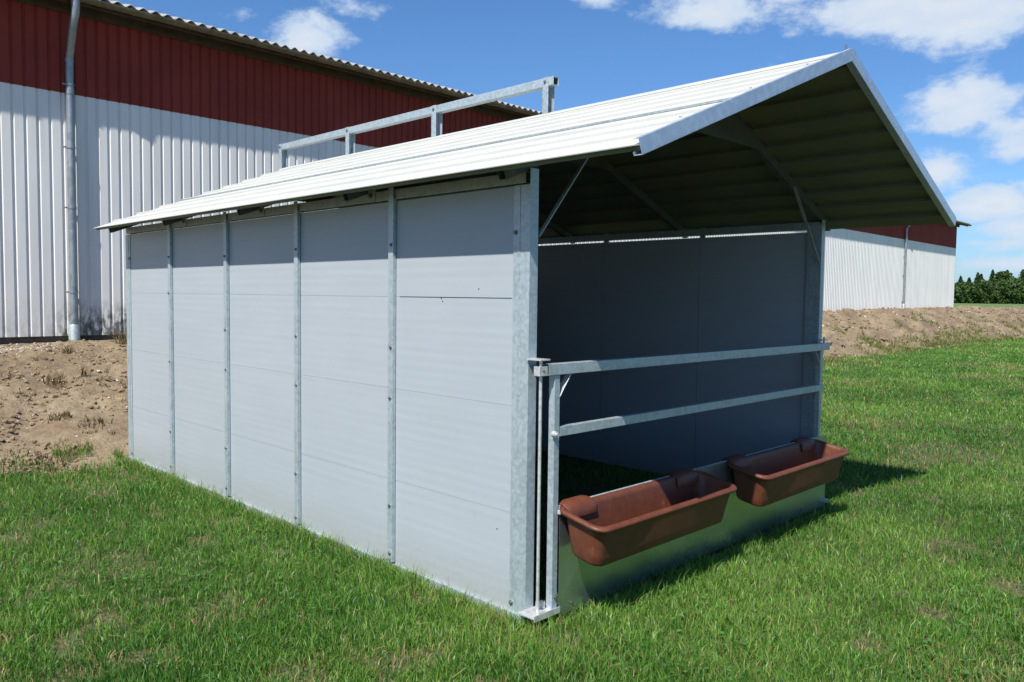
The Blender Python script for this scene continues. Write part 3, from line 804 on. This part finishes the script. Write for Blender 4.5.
h = (0.026 + 0.060 * rng.uniform(0, 1, n) ** 2) * (0.62 + 0.8 * tuft) * (0.75 + 0.5 * clump) * (1 - 0.35 * bare)
longer = ((x > -0.20) & (x < -0.03) & (y > 0) & (y < L)) | ((y < -0.1) & (y > -0.28) & (x > -.1) & (x < 3.3))
h = np.where(longer, h * 1.35, h); h = h * np.minimum(1.25, far ** 0.12)
w = (0.0026 + 0.0040 * rng.uniform(0, 1, n) ** 1.5) * far ** 0.85
mixv = rng.uniform(0, 1, n)[:, None]; patch = fbm(x * 1.3 + 9, y * 1.3, 3, 107)[:, None]
dark = np.array([[0.032, 0.105, 0.018]]); mid = np.array([[0.082, 0.205, 0.028]]); lite = np.array([[0.205, 0.335, 0.070]]); straw = np.array([[0.36, 0.29, 0.13]])
t = np.clip(mixv * 0.95 + patch * 1.0 - 0.50, 0, 1)
col = dark * np.clip(1 - 2 * t, 0, 1) + mid * (1 - np.abs(2 * t - 1)) + lite * np.clip(2 * t - 1, 0, 1)
sp = rng.uniform(0, 1, n) < (0.04 + 0.14 * smooth(0.50, 0.66, worn) + 0.45 * bare)
col = np.where(sp[:, None], straw * rng.uniform(0.5, 1.1, n)[:, None], col)
col = col * (0.82 + 0.36 * rng.uniform(0, 1, n)[:, None])
col = col * (1 + 0.15 * smooth(8, 30, r)[:, None])
go = blades('grass', np.stack([x, y, z], 1), h, w, col, rng.uniform(0.5, 1.45, n), M['grass'], 5)
tag(go, kind='stuff'); print('grass blades', n)

# dry clippings lying on the lawn
x, y, r, rng = scatter(22, 1.9, 14, 1.0, YAW - math.radians(45), YAW + math.radians(45), 13)
k = (y < border(x)) & ~((x > -0.1) & (x < W + .1) & (y > -0.2) & (y < L + .1)); x, y, r = x[k], y[k], r[k]; n = len(x)
a = rng.uniform(0, 6.28, n); ln = rng.uniform(0.02, 0.09, n); zz = surf(x, y) + rng.uniform(0.02, 0.06, n); dz = rng.uniform(-0.02, 0.02, n)
p = np.stack([x, y, zz], 1); d = np.stack([np.cos(a) * ln, np.sin(a) * ln, dz], 1); s_ = np.stack([-np.sin(a), np.cos(a), np.zeros(n)], 1) * 0.0015
co = np.stack([p - s_, p + s_, p + d + s_, p + d - s_], 1).reshape(-1, 3)
cc = np.repeat(np.array([[0.45, 0.38, 0.2]]) * rng.uniform(0.5, 1.1, n)[:, None], 4, 0)
tag(np_mesh('dry_straw', co, np.arange(4 * n).reshape(-1, 4), M['grass'], None, True, cc), kind='stuff')

# ------------------------------------------------------------------ clods, pebbles and weeds on the bank
def rocks(name, x, y, size, m, seed):
    rng = np.random.default_rng(seed)
    bm = bmesh.new(); bmesh.ops.create_icosphere(bm, subdivisions=1, radius=1); bv = np.array([v.co[:] for v in bm.verts]); bf = np.array([[v.index for v in f.verts] for f in bm.faces]); bm.free()
    n = len(x); nv = len(bv)
    sc = size[:, None, None] * rng.uniform(0.55, 1.3, (n, 1, 3)); jit = 1 + rng.uniform(-0.28, 0.28, (n, nv, 1))
    v = bv[None] * sc * jit; v[:, :, 2] *= 0.65
    a = rng.uniform(0, 6.28, n); ca, sa = np.cos(a)[:, None], np.sin(a)[:, None]
    vx = v[:, :, 0] * ca - v[:, :, 1] * sa; vy = v[:, :, 0] * sa + v[:, :, 1] * ca
    co = np.stack([vx + x[:, None], vy + y[:, None], v[:, :, 2] + (surf(x, y) + size * 0.1)[:, None]], -1).reshape(-1, 3)
    f = (bf[None] + (np.arange(n) * nv)[:, None, None]).reshape(-1, 3)
    return np_mesh(name, co, f, m, None, False)
rng = np.random.default_rng(5)
def bank_pts(n, x0, x1, pw=1.0):
    x = x0 + (x1 - x0) * rng.uniform(0, 1, n) ** pw; b_ = border(x); y = b_ + 0.1 + (9.85 - b_ - 0.1) * rng.uniform(0, 1, n)
    ok = ~((x > -0.3) & (x < W + 0.3) & (y < L + 0.4)); return x[ok], y[ok]
x, y = bank_pts(14000, -5, 3.2); k = fbm(x * 1.2, y * 1.2, 3, 201) > 0.42; x, y = x[k], y[k]
tag(rocks('soil_clods', x, y, 0.006 + 0.030 * rng.uniform(0, 1, len(x)) ** 4, M['clod'], 8), kind='stuff')
x, y = bank_pts(5000, 3, 70, 1.4)
tag(rocks('soil_clods', x, y, 0.02 + 0.085 * rng.uniform(0, 1, len(x)) ** 4, M['clod'], 18), kind='stuff')
x, y = bank_pts(900, -5, 3.2); tag(rocks('gravel', x, y, 0.006 + 0.016 * rng.uniform(0, 1, len(x)) ** 3, M['stone'], 9), kind='stuff')
x = rng.uniform(-5, 0.6, 900); y = rng.normal(9.25, 0.16, 900)
tag(rocks('gravel', x, y, 0.006 + 0.014 * rng.uniform(0, 1, 900), M['stone'], 10), kind='stuff')
x, y = bank_pts(130, 3, 60, 1.3); tag(rocks('gravel', x, y, 0.03 + 0.03 * rng.uniform(0, 1, len(x)), M['stone'], 12), kind='stuff')

def tufts(name, cs, cols, seed):
    rng = np.random.default_rng(seed); P=[]; H=[]; Wd=[]; C=[]
    for (cx, cy, rad, num, hh, ww) in cs:
        a = rng.uniform(0, 6.28, num); d = rad * np.sqrt(rng.uniform(0, 1, num))
        xx = cx + np.cos(a) * d; yy = cy + np.sin(a) * d
        P.append(np.stack([xx, yy, surf(xx, yy)], 1)); H.append(hh * rng.uniform(0.4, 1.1, num)); Wd.append(ww * rng.uniform(0.6, 1.4, num))
        ci = rng.integers(0, len(cols), num); C.append(np.array(cols)[ci] * rng.uniform(0.7, 1.25, num)[:, None])
    return tag(blades(name, np.concatenate(P), np.concatenate(H), np.concatenate(Wd), np.concatenate(C), np.full(sum(len(p) for p in P), 1.2), M['grass'], seed), kind='stuff')
green = [(0.07, 0.14, 0.02), (0.11, 0.17, 0.03), (0.16, 0.19, 0.05)]
dead = [(0.15, 0.105, 0.06), (0.24, 0.18, 0.10), (0.09, 0.065, 0.035)]
cs = [(-0.42, 5.35, 0.17, 240, 0.13, 0.006), (-1.0, 4.95, 0.10, 60, 0.08, 0.005)]
tufts('weeds', cs, green, 31)
# longer unmown grass standing along the foot of the wall and the gate
cs = [(-0.075 - abs(rng.normal(0, .018)), rng.uniform(-0.05, L + .1), 0.045, int(rng.uniform(6, 26)), rng.uniform(0.07, 0.16), 0.0045) for _ in range(170)]
cs += [(rng.uniform(0.2, 3.1), -0.17 - abs(rng.normal(0, .03)), 0.05, int(rng.uniform(6, 18)), rng.uniform(0.06, 0.12), 0.0045) for _ in range(50)]
tufts('long_grass', cs, [(0.06, 0.15, 0.022), (0.11, 0.22, 0.035), (0.18, 0.29, 0.06), (0.30, 0.26, 0.12)], 34)
# small clover and dock leaves scattered in the lawn
x, y, r_c, rgc = scatter(260, 1.9, 12, 1.2, YAW - math.radians(45), YAW + math.radians(45), 55)
kc = (fbm(x * 1.1 + 3, y * 1.1, 3, 171) > 0.56) & (y < border(x)) & ~((x > -0.12) & (x < W + .1) & (y > -0.2) & (y < L + .1)); x, y = x[kc], y[kc]; n = len(x)
a = rgc.uniform(0, 6.28, n); sz = rgc.uniform(0.007, 0.016, n)[:, None]
c0 = np.stack([x, y, surf(x, y) + rgc.uniform(0.03, 0.055, n)], 1); ex = np.stack([np.cos(a), np.sin(a), rgc.uniform(-.3, .3, n)], 1) * sz; ey = np.stack([-np.sin(a), np.cos(a), rgc.uniform(-.3, .3, n)], 1) * sz * .8
co = np.stack([c0 - ex, c0 - ey * .8, c0 + ex * .6 - ey * .6, c0 + ex, c0 + ex * .6 + ey * .6, c0 + ey * .8], 1).reshape(-1, 3)
cc = np.repeat(np.array([[0.07, 0.17, 0.04]]) * rgc.uniform(0.7, 1.6, n)[:, None], 6, 0)
tag(np_mesh('clover', co, np.arange(6 * n).reshape(-1, 6), M['grass'], None, False, cc), kind='stuff')
cs = [(rng.uniform(-2.5, 0.9), rng.uniform(5.1, 9.2), rng.uniform(.03, .12), int(rng.uniform(5, 22)), rng.uniform(.03, .08), 0.009) for _ in range(80)] + [(0.05, 7.6, 0.10, 40, 0.20, 0.010), (0.42, 7.75, 0.06, 25, 0.22, 0.010), (-0.25, 6.35, 0.12, 60, 0.10, 0.012), (-0.02, 6.05, 0.16, 70, 0.09, 0.012), (-0.75, 6.9, .15, 40, .06, .01), (0.55, 8.8, 0.10, 60, 0.22, 0.008), (1.35, 9.2, 0.10, 60, 0.28, 0.008), (-1.2, 5.6, 0.22, 90, 0.06, 0.012), (-0.75, 5.25, 0.25, 90, 0.07, 0.012), (-1.5, 6.2, 0.2, 60, 0.07, 0.012), (-1.35, 5.15, .3, 90, .06, .01)]
tufts('dead_weeds', cs, dead, 32)
cs = []
for i in range(90):
    xx = 6 + 50 * rng.uniform() ** 1.3; yy = float(border(np.array([xx]))[0]) + abs(rng.normal(0, 0.45)) + 0.05
    cs.append((xx, yy, 0.5, 130, 0.20, 0.018))
for i in range(24):
    xx = 7 + 40 * rng.uniform(); yy = float(border(np.array([xx]))[0]) + rng.uniform(0.5, 2.6)
    cs.append((xx, yy, 0.3, 60, 0.20, 0.018))
tufts('weeds', cs, green + [(0.26, 0.22, 0.09), (0.20, 0.18, 0.07)], 33)

# ------------------------------------------------------------------ far tree line
def conifer(x, y, zb, H, R_, seed, broad=False):
    rng = np.random.default_rng(seed)
    root = empty('broadleaf_tree' if broad else 'spruce_tree', (x, y, zb))
    MB().tube([(x, y, zb - .2), (x + .1, y, zb + H * .5), (x, y, zb + H * .95)], [0.22, 0.13, 0.03], 8).build('trunk', M['bark'], root)
    n = 2600
    t = rng.uniform(0.02, 1, n) ** (0.8 if broad else 0.9); a = rng.uniform(0, 6.28, n)
    if broad:
        lob = 1 + 0.25 * np.sin(a * 3 + seed) + 0.2 * np.sin(a * 5 + t * 9 + seed)
        prof = np.sqrt(np.clip(1 - ((t - 0.42) / 0.6) ** 2, 0, 1)) * lob
    else:
        tier = 0.72 + 0.40 * ((t * 11 + np.sin(a * 2 + seed) * .6) % 1.0)
        prof = (1 - t) ** 0.85 * tier * (1 + 0.25 * np.sin(a * 4 + seed)) + 0.02
    rr = R_ * prof * rng.uniform(0.25, 1, n) ** 0.5
    c = np.stack([x + rr * np.cos(a), y + rr * np.sin(a), zb + H * t + rng.normal(0, .12, n)], 1)
    s = rng.uniform(0.10, 0.30, n)[:, None] * (1.25 if broad else 1)
    e1 = rng.normal(size=(n, 3)); e1 /= np.linalg.norm(e1, axis=1)[:, None]; e2 = np.cross(e1, rng.normal(size=(n, 3))); e2 /= np.linalg.norm(e2, axis=1)[:, None]
    co = np.stack([c - e1 * s - e2 * s * .5, c + e1 * s - e2 * s * .3, c + e1 * s * .3 + e2 * s, c - e1 * s * .8 + e2 * s * .6], 1).reshape(-1, 3)
    co -= np.array([[x, y, zb]])
    base = np.array([[0.030, 0.066, 0.022]]) if not broad else np.array([[0.045, 0.085, 0.018]])
    cc = np.repeat(base * rng.uniform(0.6, 1.4, n)[:, None], 4, 0)
    np_mesh('crown', co, np.arange(4 * n).reshape(-1, 4), M['leaf'], root, False, cc)
    return root
def az_px(px): return YAW + math.atan((px - 512) / 795.7)
wood = [  # pixel column, height m, radius, broad
 (955, 7.6, 2.0, 0), (961, 8.2, 1.8, 0), (967, 8.6, 1.7, 0), (973, 8.7, 2.0, 0), (979, 9.9, 1.9, 0), (985, 8.2, 2.6, 1), (990, 10.0, 1.9, 0), (996, 8.2, 2.0, 0), (1001, 8.9, 2.4, 1),
 (1007, 11.0, 2.6, 0), (1013, 9.3, 2.6, 1), (1018, 9.0, 2.2, 0), (1024, 12.6, 3.1, 0), (1031, 10.5, 3.0, 1), (1038, 12.0, 2.9, 0), (1046, 9.5, 3, 1), (1054, 11, 3, 0), (1063, 9, 3, 1), (1072, 10.2, 3, 0), (1082, 9.4, 3.2, 1), (1094, 10.6, 3.2, 0)]
front = [(956, 5.2), (964, 5.6), (972, 5.0), (980, 6.0), (988, 5.4), (996, 6.2), (1004, 5.6), (1012, 6.4), (1020, 6.0), (1029, 6.6), (1038, 6.0), (1048, 6.6), (1060, 6), (1074, 6.4)]
words_c = ['far slender', 'far pointed', 'far spiky', 'far dark']
for i, (px_, H, R_, br) in enumerate(wood):
    H *= (0.80, 1.0, 0.86, 1.05, 0.9)[i % 5]; R_ *= 1.25; px_ += 2.5 * math.sin(i * 4.7)
    D = 262 + 5 * math.sin(i * 2.1); a = az_px(px_)
    o = conifer(CX + D * math.sin(a), CY + D * math.cos(a), 1.25, H * .93, R_, 300 + i, bool(br))
    o['group'] = 'distant trees in the back row beyond the field'
    o['category'] = 'tree'
    o['label'] = 'distant dark green leafy tree in the back row of the wood beyond the field' if br else 'distant dark pointed spruce in the back row of the wood beyond the field'
for i, (px_, H) in enumerate(front):
    D = 246 + 3 * math.sin(i * 1.7); a = az_px(px_)
    o = conifer(CX + D * math.sin(a), CY + D * math.cos(a), 1.2, H, 2.9, 400 + i, True); o.name = 'bushy_tree'
    o['group'] = 'low bushy trees edging the field'; o['category'] = 'tree'
    o['label'] = 'low round bushy tree in the front row of the wood edging the far field'

# ================================================================== SKY, SUN, CAMERA
SUNV = Vector((0.75, 0.28, -1.0)).normalized()          # direction the light travels
sun = bpy.data.lights.new('sun', 'SUN'); sun.energy = 5.0; sun.angle = math.radians(0.53); sun.color = (1.0, 0.965, 0.90)
so = bpy.data.objects.new('sun', sun); COL.objects.link(so); so.rotation_euler = SUNV.to_track_quat('-Z', 'Y').to_euler(); so.location = (-8, -4, 12)
to = -SUNV; elev = math.asin(to.z); azim = math.atan2(to.x, to.y)

world = bpy.data.worlds.new('World'); scene.world = world; world.use_nodes = True
nt = world.node_tree; nt.nodes.clear()
out = N(nt, 'ShaderNodeOutputWorld'); bg = N(nt, 'ShaderNodeBackground')
sky = N(nt, 'ShaderNodeTexSky'); sky.sky_type = 'NISHITA'; sky.sun_disc = False; sky.sun_elevation = elev; sky.sun_rotation = azim
sky.air_density = 1.0; sky.dust_density = 0.35; sky.ozone_density = 2.2; sky.altitude = 0
tc = N(nt, 'ShaderNodeTexCoord'); sep = N(nt, 'ShaderNodeSeparateXYZ')
nv_ = N(nt, 'ShaderNodeVectorMath', operation='NORMALIZE'); nt.links.new(tc.outputs['Generated'], nv_.inputs[0]); nt.links.new(nv_.outputs[0], sep.inputs[0])
AZ = math_n(nt, 'ARCTAN2', sep.outputs[0], sep.outputs[1]); EL = math_n(nt, 'ARCSINE', sep.outputs[2])
comb = N(nt, 'ShaderNodeCombineXYZ'); nt.links.new(AZ, comb.inputs[0]); nt.links.new(math_n(nt, 'MULTIPLY', EL, 1.7), comb.inputs[1])
n1 = noise(nt, comb.outputs[0], 9.0, 8, 0.62); n2 = noise(nt, comb.outputs[0], 3.0, 5, 0.55)
# cumulus banks: (azimuth, elevation, half-width, half-height, strength) in radians
f_, r_ = 795.7, None
def dir_px(u, v):
    fw = Vector((math.sin(YAW) * math.cos(PIT), math.cos(YAW) * math.cos(PIT), math.sin(PIT))); r0 = Vector((math.cos(YAW), -math.sin(YAW), 0)); u0 = r0.cross(fw)
    r2 = math.cos(ROL) * r0 + math.sin(ROL) * u0; u2 = -math.sin(ROL) * r0 + math.cos(ROL) * u0
    d = (fw + r2 * ((u - 512) / f_) - u2 * ((v - 341) / f_)).normalized(); return math.atan2(d.x, d.y), math.asin(d.z)
banks = [(308, 34, 46, 26, 1.35), (340, 12, 30, 12, .5), (600, -4, 36, 14, .8), (700, 12, 66, 22, 1.0), (930, -2, 170, 38, 1.25), (1000, 6, 70, 38, 1.0), (958, 112, 52, 30, 1.2), (975, 92, 26, 24, 1.0), (1012, 140, 45, 34, 1.1), (940, 165, 38, 26, 1.15), (990, 206, 50, 20, 1.15), (1005, 228, 40, 16, .95), (985, 243, 50, 8, .7), (1000, 264, 60, 8, .6), (1055, 190, 40, 50, .9), (240, 14, 26, 12, .5), (800, 50, 40, 10, .35)]
tot = None
for (u, v, a_, b__, k_) in banks:
    az0, el0 = dir_px(u, v); ra = a_ / f_ * 1.15; rb = b__ / f_ * 1.15
    dx = math_n(nt, 'DIVIDE', math_n(nt, 'SUBTRACT', AZ, az0), ra); dy = math_n(nt, 'DIVIDE', math_n(nt, 'SUBTRACT', EL, el0), rb)
    d2 = math_n(nt, 'ADD', math_n(nt, 'MULTIPLY', dx, dx), math_n(nt, 'MULTIPLY', dy, dy))
    val = math_n(nt, 'MULTIPLY', math_n(nt, 'SUBTRACT', 1.0, math_n(nt, 'SQRT', d2)), k_)
    tot = val if tot is None else math_n(nt, 'MAXIMUM', tot, val)
# scattered clouds over the rest of the sky, away from the view
gen = math_n(nt, 'MULTIPLY', math_n(nt, 'SUBTRACT', n2, 0.66), 5.0)
daz = math_n(nt, 'ABSOLUTE', math_n(nt, 'SUBTRACT', AZ, YAW)); away = math_n(nt, 'MULTIPLY', math_n(nt, 'SUBTRACT', daz, 0.8), 4.0, clamp=True)
gen = math_n(nt, 'SUBTRACT', math_n(nt, 'MULTIPLY', gen, away), math_n(nt, 'SUBTRACT', 1.0, away))
tot = math_n(nt, 'MAXIMUM', tot, gen)
cov = math_n(nt, 'ADD', math_n(nt, 'MULTIPLY', tot, 0.85), math_n(nt, 'MULTIPLY', math_n(nt, 'SUBTRACT', n1, 0.5), 2.4))
mr = N(nt, 'ShaderNodeMapRange', interpolation_type='SMOOTHSTEP'); mr.inputs[1].default_value = 0.16; mr.inputs[2].default_value = 0.62; nt.links.new(cov, mr.inputs[0])
alpha = math_n(nt, 'MULTIPLY', mr.outputs[0], 0.93)
# brighter tops, greyer dense cores
core = N(nt, 'ShaderNodeMapRange'); core.inputs[1].default_value = 0.5; core.inputs[2].default_value = 1.5; nt.links.new(cov, core.inputs[0])
n4 = noise(nt, comb.outputs[0], 14, 6, 0.6)
ccol = ramp(nt, math_n(nt, 'ADD', math_n(nt, 'MULTIPLY', core.outputs[0], 0.75), math_n(nt, 'MULTIPLY', math_n(nt, 'SUBTRACT', n4, 0.5), 0.9)), [(0.0, (5.3, 6.3, 7.6)), (0.35, (6.4, 6.9, 7.6)), (1.0, (4.3, 4.9, 5.9))])
hs = N(nt, 'ShaderNodeHueSaturation'); hs.inputs['Saturation'].default_value = 1.12; hs.inputs['Value'].default_value = 1.0; nt.links.new(sky.outputs[0], hs.inputs['Color'])
tint = ramp(nt, math_n(nt, 'MULTIPLY', EL, 2.2, clamp=True), [(0.0, (0.50, 0.70, 1.05)), (0.25, (0.68, 0.88, 1.15)), (0.7, (0.76, 0.99, 1.22))])
mixed = mixc(nt, alpha, mixc(nt, 1.0, hs.outputs[0], tint, 'MULTIPLY'), ccol)
nt.links.new(mixed, bg.inputs['Color']); bg.inputs['Strength'].default_value = 0.084
nt.links.new(bg.outputs[0], out.inputs['Surface'])

cam = bpy.data.cameras.new('camera'); cam.sensor_width = 36; cam.sensor_fit = 'HORIZONTAL'; cam.lens = 795.73 / 1024 * 36; cam.clip_start = 0.05; cam.clip_end = 4000
co_ = bpy.data.objects.new('camera', cam); COL.objects.link(co_); scene.camera = co_
fw = Vector((math.sin(YAW) * math.cos(PIT), math.cos(YAW) * math.cos(PIT), math.sin(PIT))); r0 = Vector((math.cos(YAW), -math.sin(YAW), 0)); u0 = r0.cross(fw)
r2 = math.cos(ROL) * r0 + math.sin(ROL) * u0; u2 = -math.sin(ROL) * r0 + math.cos(ROL) * u0
mw = Matrix(((r2.x, u2.x, -fw.x, CX), (r2.y, u2.y, -fw.y, CY), (r2.z, u2.z, -fw.z, CZ), (0, 0, 0, 1)))
co_.matrix_world = mw

scene.render.engine = 'CYCLES'
vs_ = scene.view_settings; vs_.view_transform = 'Standard'; vs_.look = 'None'; vs_.exposure = 0.5; vs_.gamma = 1.0; vs_.use_curve_mapping = False
scene.cycles.max_bounces = 8
